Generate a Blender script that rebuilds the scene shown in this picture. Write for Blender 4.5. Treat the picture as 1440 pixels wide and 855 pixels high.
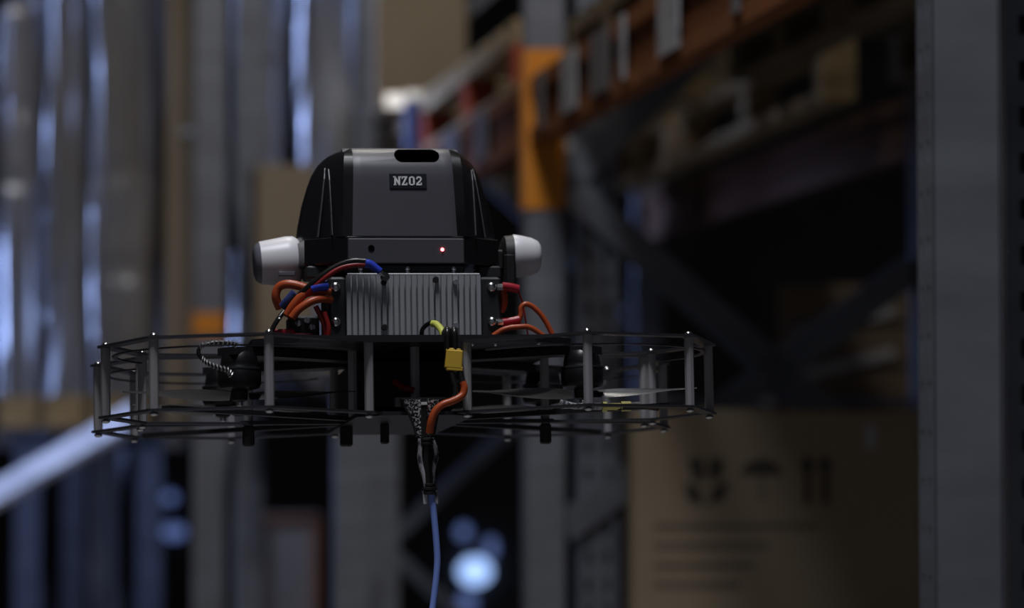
import bpy, math, random
from mathutils import Vector, Matrix, Euler

random.seed(7)
for o in list(bpy.data.objects):
    bpy.data.objects.remove(o, do_unlink=True)
scene = bpy.context.scene
COL = scene.collection
PI = math.pi
EYE = 2.4                                   # camera height in metres

# ------------------------------------------------------------------ camera
cam_data = bpy.data.cameras.new('camera')
cam_data.sensor_width = 36.0
cam_data.lens = 112.5
cam_data.clip_start = 0.05
cam_data.clip_end = 200
cam_data.dof.use_dof = True
cam_data.dof.focus_distance = 4.06
cam_data.dof.aperture_fstop = 3.0
cam = bpy.data.objects.new('camera', cam_data)
COL.objects.link(cam)
cam.location = (0, 0, EYE)
cam.rotation_euler = (math.radians(90 + 2.7), 0, 0)
scene.camera = cam

# ------------------------------------------------------------------ world, lights, exposure
world = bpy.data.worlds.new('world')
scene.world = world
world.use_nodes = True
world.node_tree.nodes['Background'].inputs[0].default_value = (0.62, 0.66, 0.80, 1)
world.node_tree.nodes['Background'].inputs[1].default_value = 0.075
scene.view_settings.view_transform = 'Standard'
scene.view_settings.look = 'None'
scene.view_settings.gamma = 1.0
scene.view_settings.use_curve_mapping = False
scene.view_settings.exposure = 0.0


def area_light(name, loc, target, sx, sy, power, color, spread=180):
    d = bpy.data.lights.new(name, 'AREA')
    d.shape = 'RECTANGLE'
    d.size, d.size_y = sx, sy
    d.energy = power
    d.color = color
    d.spread = math.radians(spread)
    o = bpy.data.objects.new(name, d)
    COL.objects.link(o)
    o.location = loc
    o.rotation_euler = (Vector(target) - Vector(loc)).to_track_quat('-Z', 'Y').to_euler()
    return o


# high-bay lamps over the aisle and the daylight of the roller door in the left wall
area_light('aisle_lamp', (-0.35, 2.9, 7.6), (-0.2, 3.6, 0), 0.5, 1.6, 170, (0.92, 0.94, 1.0))
area_light('aisle_lamp', (-0.35, 7.3, 7.6), (-0.35, 8.4, 0.5), 0.5, 1.6, 85, (1.0, 0.94, 0.86))
area_light('door_daylight', (-4.8, 12.95, 3.6), (-1.5, 12.75, 3.0), 2.4, 3.0, 190, (0.36, 0.50, 1.0), 62)


# ------------------------------------------------------------------ materials
def mat(name, color, rough=0.5, metal=0.0, noise=None, bump=None, coat=0.0, coat_rough=0.1,
        emit=None, spec=0.5, alpha=None, trans=0.0):
    m = bpy.data.materials.new(name)
    m.use_nodes = True
    nt = m.node_tree
    b = nt.nodes['Principled BSDF']
    b.inputs['Base Color'].default_value = (*color, 1)
    b.inputs['Roughness'].default_value = rough
    b.inputs['Metallic'].default_value = metal
    b.inputs['Specular IOR Level'].default_value = spec
    b.inputs['Coat Weight'].default_value = coat
    b.inputs['Coat Roughness'].default_value = coat_rough
    b.inputs['Transmission Weight'].default_value = trans
    if alpha is not None:
        b.inputs['Alpha'].default_value = alpha
    if emit:
        b.inputs['Emission Color'].default_value = (*emit[0], 1)
        b.inputs['Emission Strength'].default_value = emit[1]
    tc = None
    if noise:                                # (scale xyz, second colour, low, high)
        tc = nt.nodes.new('ShaderNodeTexCoord')
        mp = nt.nodes.new('ShaderNodeMapping')
        mp.inputs['Scale'].default_value = noise[0]
        nz = nt.nodes.new('ShaderNodeTexNoise')
        nz.inputs['Scale'].default_value = 1.0
        nz.inputs['Detail'].default_value = 5
        rp = nt.nodes.new('ShaderNodeValToRGB')
        rp.color_ramp.elements[0].position = noise[2]
        rp.color_ramp.elements[1].position = noise[3]
        rp.color_ramp.elements[0].color = (*color, 1)
        rp.color_ramp.elements[1].color = (*noise[1], 1)
        nt.links.new(tc.outputs['Object'], mp.inputs['Vector'])
        nt.links.new(mp.outputs['Vector'], nz.inputs['Vector'])
        nt.links.new(nz.outputs['Fac'], rp.inputs['Fac'])
        nt.links.new(rp.outputs['Color'], b.inputs['Base Color'])
    if bump:                                 # (scale xyz, strength, distance)
        tc = tc or nt.nodes.new('ShaderNodeTexCoord')
        mp = nt.nodes.new('ShaderNodeMapping')
        mp.inputs['Scale'].default_value = bump[0]
        nz = nt.nodes.new('ShaderNodeTexNoise')
        nz.inputs['Scale'].default_value = 1.0
        nz.inputs['Detail'].default_value = 4
        bp = nt.nodes.new('ShaderNodeBump')
        bp.inputs['Strength'].default_value = bump[1]
        bp.inputs['Distance'].default_value = bump[2]
        nt.links.new(tc.outputs['Object'], mp.inputs['Vector'])
        nt.links.new(mp.outputs['Vector'], nz.inputs['Vector'])
        nt.links.new(nz.outputs['Fac'], bp.inputs['Height'])
        nt.links.new(bp.outputs['Normal'], b.inputs['Normal'])
    return m


M = {}
# drone
M['carbon'] = mat('carbon_plate', (0.020, 0.020, 0.023), 0.38, bump=((300, 300, 300), 0.15, 0.001))
M['carbon_ring'] = mat('carbon_guard_plate', (0.045, 0.045, 0.052), 0.30)
M['post'] = mat('grey_standoff', (0.40, 0.388, 0.405), 0.5, 0.1)
M['steel'] = mat('bright_steel', (0.85, 0.85, 0.87), 0.22, 1.0)
M['shell'] = mat('charcoal_shell', (0.082, 0.081, 0.096), 0.42, bump=((900, 900, 900), 0.08, 0.0006))
M['shell_black'] = mat('gloss_black_shell', (0.012, 0.012, 0.014), 0.28)
M['panel'] = mat('charcoal_panel', (0.082, 0.081, 0.095), 0.5)
M['rib'] = mat('shell_rib', (0.10, 0.10, 0.11), 0.35)
M['black'] = mat('matt_black_plastic', (0.010, 0.010, 0.011), 0.55)
M['hole'] = mat('slot_black', (0.0015, 0.0015, 0.0015), 0.9, spec=0.05)
M['plate_navy'] = mat('navy_name_plate', (0.012, 0.013, 0.022), 0.4)
M['letter'] = mat('pale_letter', (0.93, 0.93, 0.94), 0.6)
M['led'] = mat('red_led', (0.6, 0.02, 0.03), 0.3, emit=((1.0, 0.12, 0.14), 9.0))
M['white'] = mat('white_pod_plastic', (0.83, 0.82, 0.86), 0.38)
M['pod_cap'] = mat('grey_pod_cap', (0.16, 0.155, 0.19), 0.3)
M['alu'] = mat('heatsink_aluminium', (0.44, 0.445, 0.47), 0.45, 0.2, bump=((60, 60, 900), 0.1, 0.0008))
M['bracket'] = mat('black_bracket', (0.022, 0.024, 0.026), 0.45)
M['orange'] = mat('orange_wire', (0.50, 0.085, 0.022), 0.38)
M['redwire'] = mat('dark_red_wire', (0.30, 0.015, 0.015), 0.4)
M['blackwire'] = mat('black_wire', (0.015, 0.014, 0.014), 0.3)
M['blueterm'] = mat('blue_terminal', (0.035, 0.07, 0.62), 0.35)
M['redterm'] = mat('red_terminal', (0.42, 0.012, 0.03), 0.35)
M['yellow'] = mat('yellow_connector', (0.80, 0.52, 0.06), 0.4)
M['lime'] = mat('yellow_sleeve', (0.75, 0.78, 0.14), 0.4)
M['gold'] = mat('gold_connector', (0.72, 0.66, 0.25), 0.25, 1.0)
M['motor'] = mat('motor_black', (0.010, 0.010, 0.011), 0.35, 0.2)
M['blade'] = mat('propeller_blade', (0.075, 0.08, 0.09), 0.2, coat=0.8)
M['nut'] = mat('pale_edge_metal', (0.8, 0.8, 0.82), 0.35, 0.25)  # pale tone for the heatsink's painted edge highlight
M['braid'] = mat('silver_braid', (0.75, 0.75, 0.77), 0.3, 0.9)
M['speckle'] = mat('speckled_carbon', (0.02, 0.02, 0.022), 0.25, 0.2,
                   noise=((420, 420, 420), (0.85, 0.85, 0.88), 0.49, 0.60))
M['tether'] = mat('blue_tether', (0.26, 0.39, 0.95), 0.35)
M['clear'] = mat('clear_sleeve', (0.6, 0.6, 0.63), 0.2, 0.2, noise=((250, 250, 90), (0.05, 0.05, 0.06), 0.4, 0.6))
M['pcb'] = mat('navy_circuit', (0.04, 0.06, 0.20), 0.4)
# warehouse
M['rack'] = mat('grey_rack_steel', (0.22, 0.23, 0.265), 0.42, 0.3, noise=((3, 3, 9), (0.16, 0.165, 0.19), 0.35, 0.7))
M['rack_dark'] = mat('dark_rack_steel', (0.10, 0.10, 0.115), 0.45, 0.3)
M['rack_orange'] = mat('orange_rack_paint', (0.72, 0.25, 0.012), 0.45)
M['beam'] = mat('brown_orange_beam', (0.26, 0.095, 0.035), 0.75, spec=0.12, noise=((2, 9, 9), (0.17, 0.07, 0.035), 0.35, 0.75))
M['label'] = mat('pale_label', (0.40, 0.39, 0.40), 0.7, spec=0.15, noise=((30, 30, 22), (0.16, 0.16, 0.18), 0.55, 0.68))
M['beam_shaded'] = mat('shaded_beam', (0.085, 0.045, 0.028), 0.8, spec=0.1)  # rear beams: shade put into a darker beam colour
M['label_dim'] = mat('grey_label', (0.17, 0.155, 0.155), 0.8, spec=0.1)  # darker grey than the pale label
M['wood'] = mat('pallet_wood', (0.40, 0.30, 0.16), 0.8, spec=0.1, noise=((4, 4, 18), (0.25, 0.17, 0.09), 0.4, 0.7))
M['wood_red'] = mat('red_stained_wood', (0.36, 0.075, 0.04), 0.8, spec=0.1)
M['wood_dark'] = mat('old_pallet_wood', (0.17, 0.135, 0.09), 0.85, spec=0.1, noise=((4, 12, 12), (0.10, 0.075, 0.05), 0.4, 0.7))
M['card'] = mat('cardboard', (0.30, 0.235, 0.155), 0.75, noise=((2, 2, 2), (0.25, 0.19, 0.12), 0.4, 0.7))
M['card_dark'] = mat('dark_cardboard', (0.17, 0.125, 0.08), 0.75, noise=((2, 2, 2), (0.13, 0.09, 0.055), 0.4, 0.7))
M['ink'] = mat('black_carton_print', (0.05, 0.043, 0.035), 0.8)
M['ink_brown'] = mat('faded_carton_print', (0.15, 0.115, 0.08), 0.8)
M['tape'] = mat('clear_packing_tape', (0.55, 0.53, 0.50), 0.12, coat=1.0)
M['film'] = mat('grey_stretch_film', (0.15, 0.15, 0.16), 0.35, coat=1.0, coat_rough=0.2,
                noise=((6, 6, 1.6), (0.20, 0.175, 0.14), 0.4, 0.7), bump=((30, 30, 4), 0.6, 0.03))
M['film_brown'] = mat('brown_stretch_film', (0.12, 0.10, 0.075), 0.32, coat=1.0, coat_rough=0.14,
                      noise=((6, 6, 1.6), (0.065, 0.06, 0.055), 0.4, 0.7), bump=((30, 30, 3), 0.5, 0.02))
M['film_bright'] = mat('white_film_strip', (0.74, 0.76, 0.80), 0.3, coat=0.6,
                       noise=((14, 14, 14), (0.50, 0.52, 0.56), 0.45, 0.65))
M['blueplastic'] = mat('blue_plastic', (0.03, 0.05, 0.22), 0.45)
M['wall'] = mat('dark_wall_cladding', (0.045, 0.045, 0.05), 0.8, noise=((1, 1, 1), (0.035, 0.033, 0.033), 0.4, 0.6))
M['floor'] = mat('concrete_floor', (0.34, 0.33, 0.32), 0.55, noise=((0.8, 0.8, 0.8), (0.26, 0.255, 0.25), 0.4, 0.65))
M['glint_glow'] = mat('glint_disc_glow', (0.5, 0.6, 0.9), 0.4, emit=((0.36, 0.55, 1.0), 1.5))  # glow of the added glint disc, not a real opening
M['glint_glow_dim'] = mat('faint_glint_disc_glow', (0.3, 0.35, 0.5), 0.4, emit=((0.20, 0.30, 0.75), 0.45))  # weaker glow for the smaller added glint discs


# ------------------------------------------------------------------ mesh builder
class MB:
    def __init__(self):
        self.v, self.f = [], []

    def add(self, verts, faces):
        n = len(self.v)
        self.v += [tuple(p) for p in verts]
        self.f += [tuple(i + n for i in f) for f in faces]
        return self

    def box(self, c, s, rot=None):
        pts = []
        for dx in (-.5, .5):
            for dy in (-.5, .5):
                for dz in (-.5, .5):
                    p = Vector((dx * s[0], dy * s[1], dz * s[2]))
                    if rot is not None:
                        p = rot @ p
                    pts.append(p + Vector(c))
        return self.add(pts, [(0, 1, 3, 2), (4, 6, 7, 5), (0, 4, 5, 1), (2, 3, 7, 6), (0, 2, 6, 4), (1, 5, 7, 3)])

    def bevel_box(self, c, s, b, rot=None):          # box with chamfered edges
        hx, hy, hz = (k / 2 for k in s)
        ring = [(-hx + b, -hy), (hx - b, -hy), (hx, -hy + b), (hx, hy - b), (hx - b, hy), (-hx + b, hy), (-hx, hy - b), (-hx, -hy + b)]
        lv = [(-hz, 1 - b / max(hx, 1e-6), 1 - b / max(hy, 1e-6)), (-hz + b, 1, 1), (hz - b, 1, 1), (hz, 1 - b / max(hx, 1e-6), 1 - b / max(hy, 1e-6))]
        rings = [[Vector((x * kx, y * ky, z)) for x, y in ring] for z, kx, ky in lv]
        if rot is not None:
            rings = [[rot @ p for p in r] for r in rings]
        return self.loft([[p + Vector(c) for p in r] for r in rings])

    def loft(self, rings, caps=True, closed=True):
        n = len(rings[0])
        v = [p for r in rings for p in r]
        f = []
        for k in range(len(rings) - 1):
            for i in range(n if closed else n - 1):
                j = (i + 1) % n
                f.append((k * n + i, k * n + j, (k + 1) * n + j, (k + 1) * n + i))
        if caps:
            f.append(tuple(range(n - 1, -1, -1)))
            f.append(tuple((len(rings) - 1) * n + i for i in range(n)))
        return self.add(v, f)

    def cyl(self, p0, p1, r0, r1=None, n=12):
        r1 = r0 if r1 is None else r1
        p0, p1 = Vector(p0), Vector(p1)
        d = (p1 - p0).normalized()
        a = d.orthogonal().normalized()
        b = d.cross(a)
        return self.loft([[p + (a * math.cos(t) + b * math.sin(t)) * r for t in [2 * PI * i / n for i in range(n)]]
                          for p, r in ((p0, r0), (p1, r1))])

    def lathe(self, p0, axis, prof, n=24):           # prof: (distance along axis, radius)
        p0, d = Vector(p0), Vector(axis).normalized()
        a = d.orthogonal().normalized()
        b = d.cross(a)
        return self.loft([[p0 + d * s + (a * math.cos(t) + b * math.sin(t)) * max(r, 1e-4)
                           for t in [2 * PI * i / n for i in range(n)]] for s, r in prof])

    def tube(self, pts, r, n=8, sub=6):
        pts = smooth_path(pts, sub)
        rings, up = [], None
        for i, p in enumerate(pts):
            d = (pts[min(i + 1, len(pts) - 1)] - pts[max(i - 1, 0)]).normalized()
            if up is None:
                up = d.orthogonal().normalized()
            up = (up - d * up.dot(d)).normalized()
            b = d.cross(up)
            rr = r(i / (len(pts) - 1)) if callable(r) else r
            rings.append([p + (up * math.cos(t) + b * math.sin(t)) * rr for t in [2 * PI * k / n for k in range(n)]])
        return self.loft(rings)

    def prism(self, poly, z0, z1):
        return self.loft([[Vector((x, y, z0)) for x, y in poly], [Vector((x, y, z1)) for x, y in poly]])

    def bar(self, p0, p1, w, t, normal=(0, -1, 0)):  # flat bar from p0 to p1, width w, thickness t along normal
        p0, p1, nn = Vector(p0), Vector(p1), Vector(normal).normalized()
        d = (p1 - p0).normalized()
        s = d.cross(nn).normalized()
        nn = s.cross(d).normalized()
        off = [s * w / 2 + nn * t / 2, -s * w / 2 + nn * t / 2, -s * w / 2 - nn * t / 2, s * w / 2 - nn * t / 2]
        return self.loft([[p0 + k for k in off], [p1 + k for k in off]])

    def build(self, name, material, parent=None, smooth=False):
        me = bpy.data.meshes.new(name)
        me.from_pydata(self.v, [], self.f)
        me.validate()
        import bmesh
        bm = bmesh.new()
        bm.from_mesh(me)
        bmesh.ops.recalc_face_normals(bm, faces=bm.faces)
        bm.to_mesh(me)
        bm.free()
        if smooth:
            me.polygons.foreach_set('use_smooth', [True] * len(me.polygons))
            me.set_sharp_from_angle(angle=math.radians(42))
        me.materials.append(M[material] if isinstance(material, str) else material)
        o = bpy.data.objects.new(name, me)
        COL.objects.link(o)
        if parent is not None:
            o.parent = parent
        return o


def smooth_path(pts, sub=6):
    P = [Vector(p) for p in pts]
    if len(P) < 3:
        return P
    out = []
    for i in range(len(P) - 1):
        p0 = P[i - 1] if i else P[0] * 2 - P[1]
        p1, p2 = P[i], P[i + 1]
        p3 = P[i + 2] if i + 2 < len(P) else P[-1] * 2 - P[-2]
        for k in range(sub):
            t = k / sub
            out.append(0.5 * ((2 * p1) + (p2 - p0) * t + (2 * p0 - 5 * p1 + 4 * p2 - p3) * t * t + (3 * p1 - p0 - 3 * p2 + p3) * t ** 3))
    out.append(P[-1])
    return out


def tag(o, label, cat, group=None, kind=None):
    if label:
        o['label'] = label
    if cat:
        o['category'] = cat
    if group:
        o['group'] = group
    if kind:
        o['kind'] = kind
    return o


def empty(name, loc=(0, 0, 0), rz=0.0):
    o = bpy.data.objects.new(name, None)
    o.empty_display_size = 0.1
    COL.objects.link(o)
    o.location = loc
    o.rotation_euler = (0, 0, rz)
    return o


def inst(src, name, loc, parent, rot=None, scale=None):      # alike piece that shares mesh data
    c = src.copy()
    c.name = name
    COL.objects.link(c)
    c.parent = parent
    c.location = loc
    if rot is not None:
        c.rotation_euler = rot
    if scale is not None:
        c.scale = scale
    return c


# ------------------------------------------------------------------ the hall
def structure(o):
    o['kind'] = 'structure'
    return o


structure(MB().box((2, 10, -0.1), (20, 32, 0.2)).build('floor', 'floor'))
structure(MB().box((2, 10, 9.1), (20, 32, 0.2)).build('ceiling', 'wall'))
structure(MB().box((2, 25.1, 4.5), (20, 0.2, 9)).build('wall_back', 'wall'))
structure(MB().box((-6.1, 10, 4.5), (0.2, 30, 9)).build('wall_left', 'wall'))
structure(MB().box((9.1, 10, 4.5), (0.2, 30, 9)).build('wall_right', 'wall'))

# ------------------------------------------------------------------ racking
POST_W, POST_D = 0.11, 0.105


def post_mesh(height):
    m = MB()
    w, d, t = POST_W, POST_D, 0.004
    # front web with two real columns of slots: strips and bridges
    sw, cx = 0.014, 0.026
    for a, b in ((-w / 2, -cx - sw / 2), (-cx + sw / 2, cx - sw / 2), (cx + sw / 2, w / 2)):
        m.box(((a + b) / 2, -d / 2, height / 2), (b - a, t, height))
    z = 0.06
    while z < height - 0.06:
        for s in (-1, 1):
            m.box((s * cx, -d / 2, z), (sw + 0.004, t, 0.042))
        z += 0.075
    for s in (-1, 1):
        m.box((s * (w / 2 - t / 2), 0, height / 2), (t, d, height))              # side flange
        m.box((s * (w / 2 - 0.016), d / 2, height / 2), (0.032, t, height))       # return lip
    m.box((0, 0.005, height / 2), (0.05, 0.03, height))                           # stiffening spine
    return m


POST_SRC = None


def make_frame(label, front, rear, height=6.4, zigzag=None, sleeves=(), wide=False, extra=()):
    """Upright frame: two perforated posts, foot plates and bracing."""
    global POST_SRC
    f, r = Vector((*front, 0)), Vector((*rear, 0))
    root = empty('rack_frame', f)
    tag(root, label, 'rack frame', 'upright frames of the pallet racking')
    d = (r - f)
    rz = math.atan2(d.y, d.x) - PI / 2
    faces = FRAME_TURN.get(label, rz)
    if POST_SRC is None:
        POST_SRC = post_mesh(height).build('post', 'rack', root)
        POST_SRC.rotation_euler = (0, 0, faces)
    else:
        inst(POST_SRC, 'post', (0, 0, 0), root, (0, 0, faces), (1, 1, height / 6.4))
    inst(POST_SRC, 'post', d, root, (0, 0, faces + PI), (1, 1, height / 6.4))
    for p in (Vector((0, 0, 0)), d):
        MB().box((p.x, p.y, 0.006), (0.16, 0.14, 0.012)).build('foot_plate', 'rack_dark', root)
    n = Vector((d.y, -d.x, 0)).normalized()
    if zigzag is None:
        zigzag = []
        z, k = 0.25, 0
        while z + 0.9 < height:
            zigzag.append((z, z + 0.9) if k % 2 == 0 else (z + 0.9, z))
            z += 0.9
            k += 1
    for za, zb in zigzag:
        p0, p1 = d * 0.05 + Vector((0, 0, za)), d * 0.95 + Vector((0, 0, zb))
        MB().bar(p0, p1, 0.085 if wide else 0.05, 0.024, n).build('brace', 'rack', root)
    for ex, ey, er in extra:                          # neighbouring post bolted alongside
        inst(POST_SRC, 'post', (ex - f.x, ey - f.y, 0), root, (0, 0, er))
    for z0, z1 in sleeves:
        m = MB()
        R = Matrix.Rotation(faces, 3, 'Z')
        for c, s in (((0, -POST_D / 2 - 0.006, (z0 + z1) / 2), (POST_W + 0.016, 0.006, z1 - z0)),
                     ((POST_W / 2 + 0.006, 0, (z0 + z1) / 2), (0.006, POST_D, z1 - z0)),
                     ((-POST_W / 2 - 0.006, 0, (z0 + z1) / 2), (0.006, POST_D, z1 - z0))):
            m.box(R @ Vector(c), s, R)
        m.build('beam_connector', 'rack_orange', root)['label'] = 'bright orange beam connector'
    return root


FRAME_TURN = {}
# row along the right: corner posts N (near) and P0 (carrying the orange connector), P1 farther in
N, P0, P1 = (0.70, 5.0), (0.085, 8.7), (-0.55, 12.45)
dA = Vector((P0[0] - N[0], P0[1] - N[1], 0)).normalized()
nA = Vector((dA.y, -dA.x, 0))                      # into the rack, to the right
LAB_P0 = 'grey perforated rack upright with the tall orange connector, right of the drone housing'
LAB_N = 'broad dark grey rack upright nearest the camera at the right edge'
LAB_P1 = 'far rack upright frame behind the tan carton and the drone housing'
LAB_B = ['grey rack uprights just left of the hanging blue cable', 'grey rack uprights with the small orange band left of the housing',
         'dim rack uprights below the left end of the drone', 'leftmost dim rack uprights at the lower left edge']
for L_ in (LAB_P0, LAB_N, LAB_P1):
    FRAME_TURN[L_] = -PI / 2 + 0.08
make_frame(LAB_P0, P0, (P0[0] + nA.x * 1.1, P0[1] + nA.y * 1.1),
           zigzag=[(EYE + 0.74, EYE - 0.10), (EYE - 0.20, EYE + 0.52), (EYE + 0.74, EYE + 1.7), (0.3, EYE - 0.3)],
           sleeves=[(EYE + 0.665, EYE + 1.10)], wide=True, extra=[(0.232, 8.80, 0.05)])
fr0 = bpy.data.objects['rack_frame']
MB().cyl((0.12, 0.02, EYE + 0.150), (nA.x * 1.05, nA.y * 1.05, EYE + 0.150), 0.011).build('tie_bar', 'rack', fr0, True)
MB().lathe((0.585, 0.085, EYE + 0.150), (0.986, 0.165, 0), [(0, 0.004), (0.004, 0.017), (0.05, 0.019), (0.054, 0.011)], 16).build('tie_clamp', 'steel', fr0, True)
make_frame(LAB_N, N, (N[0] + nA.x * 1.1, N[1] + nA.y * 1.1), zigzag=[(0.3, 1.2), (1.2, 0.3), (4.4, 5.3)], extra=[(0.855, 5.22, 0.0)])
make_frame(LAB_P1, P1, (P1[0] + nA.x * 1.1, P1[1] + nA.y * 1.1))
B = [(-0.50, 10.0), (-1.07, 11.3), (-1.60, 12.6), (-2.10, 13.9)]
for i, (x, y) in enumerate(B):
    FRAME_TURN[LAB_B[i]] = -PI / 2 + 0.10
    make_frame(LAB_B[i], (x, y), (x + 0.05, y + 1.1), height=2.62 if i == 0 else 6.4, sleeves=[(EYE + 0.42, EYE + 0.50)] if i == 1 else ())


def make_beam(label, a, b, h, off, depth=0.18, plates=(), paint='beam'):
    """Box beam between two posts; a stepped web between two flanges with label plates."""
    a, b = Vector((*a, 0)), Vector((*b, 0))
    d = (b - a).normalized()
    n = Vector((d.y, -d.x, 0))
    if n.x > 0:
        n = -n                                      # towards the aisle
    a = a + n * off + d * 0.06
    b = b + n * off - d * 0.06
    root = empty('rack_beam', (a.x, a.y, h))
    tag(root, label, 'rack beam', 'load beams of the pallet racking')
    v = b - a
    fl = 0.042
    MB().bar((0, 0, fl / 2), v + Vector((0, 0, fl / 2)), fl, 0.055, n).build('flange', paint, root)
    MB().bar((0, 0, depth - fl / 2), v + Vector((0, 0, depth - fl / 2)), fl, 0.055, n).build('flange', paint, root)
    MB().bar((0, 0, depth / 2), v + Vector((0, 0, depth / 2)), depth - 2 * fl + 0.01, 0.026, n).build('web', paint, root)
    for e in (d * -0.02, v + d * 0.02):
        MB().bar(e + Vector((0, 0, -0.03)), e + Vector((0, 0, depth - 0.002)), 0.012, 0.075, n).build('end_plate', paint, root)
    for s, wd, mt in plates:
        c = d * s + n * 0.0
        MB().bar(c + n * 0.034 + Vector((0, 0, fl * 0.6)), c + n * 0.034 + Vector((0, 0, depth - 0.004)), wd, 0.006, n).build('label_plate', mt, root)
    return root


LA = (Vector((*N, 0)) - Vector((*P0, 0))).length
make_beam('brown orange rack beam with pale labels rising right from the orange connector', P0, N, EYE + 0.84, 0.02,
          plates=[(0.20, 0.08, 'label_dim'), (0.62, 0.19, 'label'), (1.02, 0.22, 'label_dim'), (1.30, 0.05, 'label'), (1.80, 0.20, 'label'), (2.42, 0.06, 'label_dim')])
make_beam('shaded rack beam left of the orange connector, below the pale pallet', P1, P0, EYE + 0.84, 0.02,
          plates=[(2.4, 0.3, 'label_dim'), (3.0, 0.2, 'label_dim')])
R0 = (P0[0] + nA.x * 1.1, P0[1] + nA.y * 1.1)
RN = (N[0] + nA.x * 1.1, N[1] + nA.y * 1.1)
R1 = (P1[0] + nA.x * 1.1, P1[1] + nA.y * 1.1)
make_beam('dark rear rack beam under the dark pallets at the upper right', R0, RN, EYE + 0.84, 0.0, paint='beam_shaded')
make_beam('rear rack beam of the far bay, behind the pale pallet', R1, R0, EYE + 0.84, 0.0, paint='beam_shaded')
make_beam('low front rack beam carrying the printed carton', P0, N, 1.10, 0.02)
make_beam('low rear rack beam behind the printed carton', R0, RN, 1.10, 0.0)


def make_pallet(name, label, group, origin, along, L, Wd, Ht, mt, blk, nb=7, ground=0):
    """Block pallet: deck boards, blocks and base boards, each a piece of its own."""
    root = empty(name, origin, math.atan2(along.y, along.x))
    tag(root, label, 'pallet', group)
    tb = Ht * 0.16
    bw = L / nb * 0.72
    src = MB().box((0, 0, 0), (bw, Wd, tb)).build('deck_board', mt, root)
    for i in range(nb):
        x = bw / 2 + i * (L - bw) / (nb - 1)
        p = (x, Wd / 2, Ht - tb / 2)
        if i == 0:
            src.location = p
        else:
            inst(src, 'deck_board', p, root)
    sw = 0.10
    s2 = MB().box((0, 0, 0), (L, sw, tb)).build('stringer_board', mt, root)
    s3 = MB().box((0, 0, 0), (L, sw, tb)).build('base_board', mt, root)
    b0 = MB().box((0, 0, 0), (0.10, sw, Ht - 3 * tb)).build('block', mt, root)
    b1 = MB().box((0, 0, 0), (0.10, sw, Ht - 3 * tb)).build('block', blk, root)
    first = True
    for j, y in enumerate((sw / 2, Wd / 2, Wd - sw / 2)):
        if j == 0:
            s2.location = (L / 2, y, Ht - 1.5 * tb)
            s3.location = (L / 2, y, tb / 2)
        else:
            inst(s2, 'stringer_board', (L / 2, y, Ht - 1.5 * tb), root)
            inst(s3, 'base_board', (L / 2, y, tb / 2), root)
        for x in (0.05, L / 2, L - 0.05):
            p = (x, y, tb + (Ht - 3 * tb) / 2)
            if first:
                b0.location = p
                first = False
            elif j == 2 and x == 0.05:
                b1.location = p
            else:
                inst(b1 if j == 2 else b0, 'block', p, root)
    return root


back = -nA                                           # pallets grow from their right edge to the aisle in local y
# pale pallet in the far bay, left of the orange connector (local x runs away from the camera)
p = Vector((*P0, 0)) + dA * 0.35 + nA * 0.98
make_pallet('wooden_pallet', 'pale wooden pallet with reddish blocks on the beam left of the orange connector', 'pallets in the racking',
            (p.x, p.y, EYE + 1.02), dA, 1.95, 1.0, 0.22, 'wood', 'wood_red', nb=8)
p2 = Vector((*P0, 0)) + dA * 2.45 + nA * 0.98
make_pallet('wooden_pallet', 'farther wooden pallet carrying the tall tan carton', 'pallets in the racking',
            (p2.x, p2.y, EYE + 1.02), dA, 1.1, 1.0, 0.20, 'wood', 'wood')
# dark pallets over the near bay, seen from below at the upper right
pn = Vector((*N, 0))
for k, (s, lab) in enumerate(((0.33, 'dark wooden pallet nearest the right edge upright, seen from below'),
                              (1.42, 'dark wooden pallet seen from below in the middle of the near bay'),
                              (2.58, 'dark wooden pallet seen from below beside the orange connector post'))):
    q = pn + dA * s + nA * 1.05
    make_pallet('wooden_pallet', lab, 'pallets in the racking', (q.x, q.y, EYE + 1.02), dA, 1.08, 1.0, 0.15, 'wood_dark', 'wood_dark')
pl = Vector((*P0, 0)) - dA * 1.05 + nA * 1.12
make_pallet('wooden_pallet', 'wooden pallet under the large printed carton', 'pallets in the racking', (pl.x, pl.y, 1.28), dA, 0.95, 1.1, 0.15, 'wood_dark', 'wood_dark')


def make_carton(name, label, group, loc, size, rz, mt, tape=True, flaps=True):
    root = empty(name, loc, rz)
    tag(root, label, 'box', group)
    w, d, h = size
    MB().bevel_box((0, 0, h / 2), size, 0.008).build('body', mt, root)
    if tape:
        MB().box((0, -d / 2 - 0.0008, h - 0.05), (0.06, 0.0012, 0.10)).build('tape', 'tape', root)
        MB().box((0, 0, h + 0.0008), (0.06, d, 0.0012)).build('tape', 'tape', root)
        MB().box((0, 0, h + 0.0003), (0.004, d * 0.98, 0.0008)).build('flap_seam', 'ink_brown', root)
    return root


rA = math.atan2(dA.y, dA.x) - PI / 2
# loads on the dark near-bay pallets (only their undersides and edges can be seen)
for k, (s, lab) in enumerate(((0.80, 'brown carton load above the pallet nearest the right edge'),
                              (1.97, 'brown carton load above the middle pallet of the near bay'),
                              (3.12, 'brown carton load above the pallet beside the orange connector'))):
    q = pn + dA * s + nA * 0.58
    make_carton('carton', lab, 'cartons in the racking', (q.x, q.y, EYE + 1.171), (0.90, 1.04, 1.0), rA, 'card_dark', tape=False)

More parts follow.
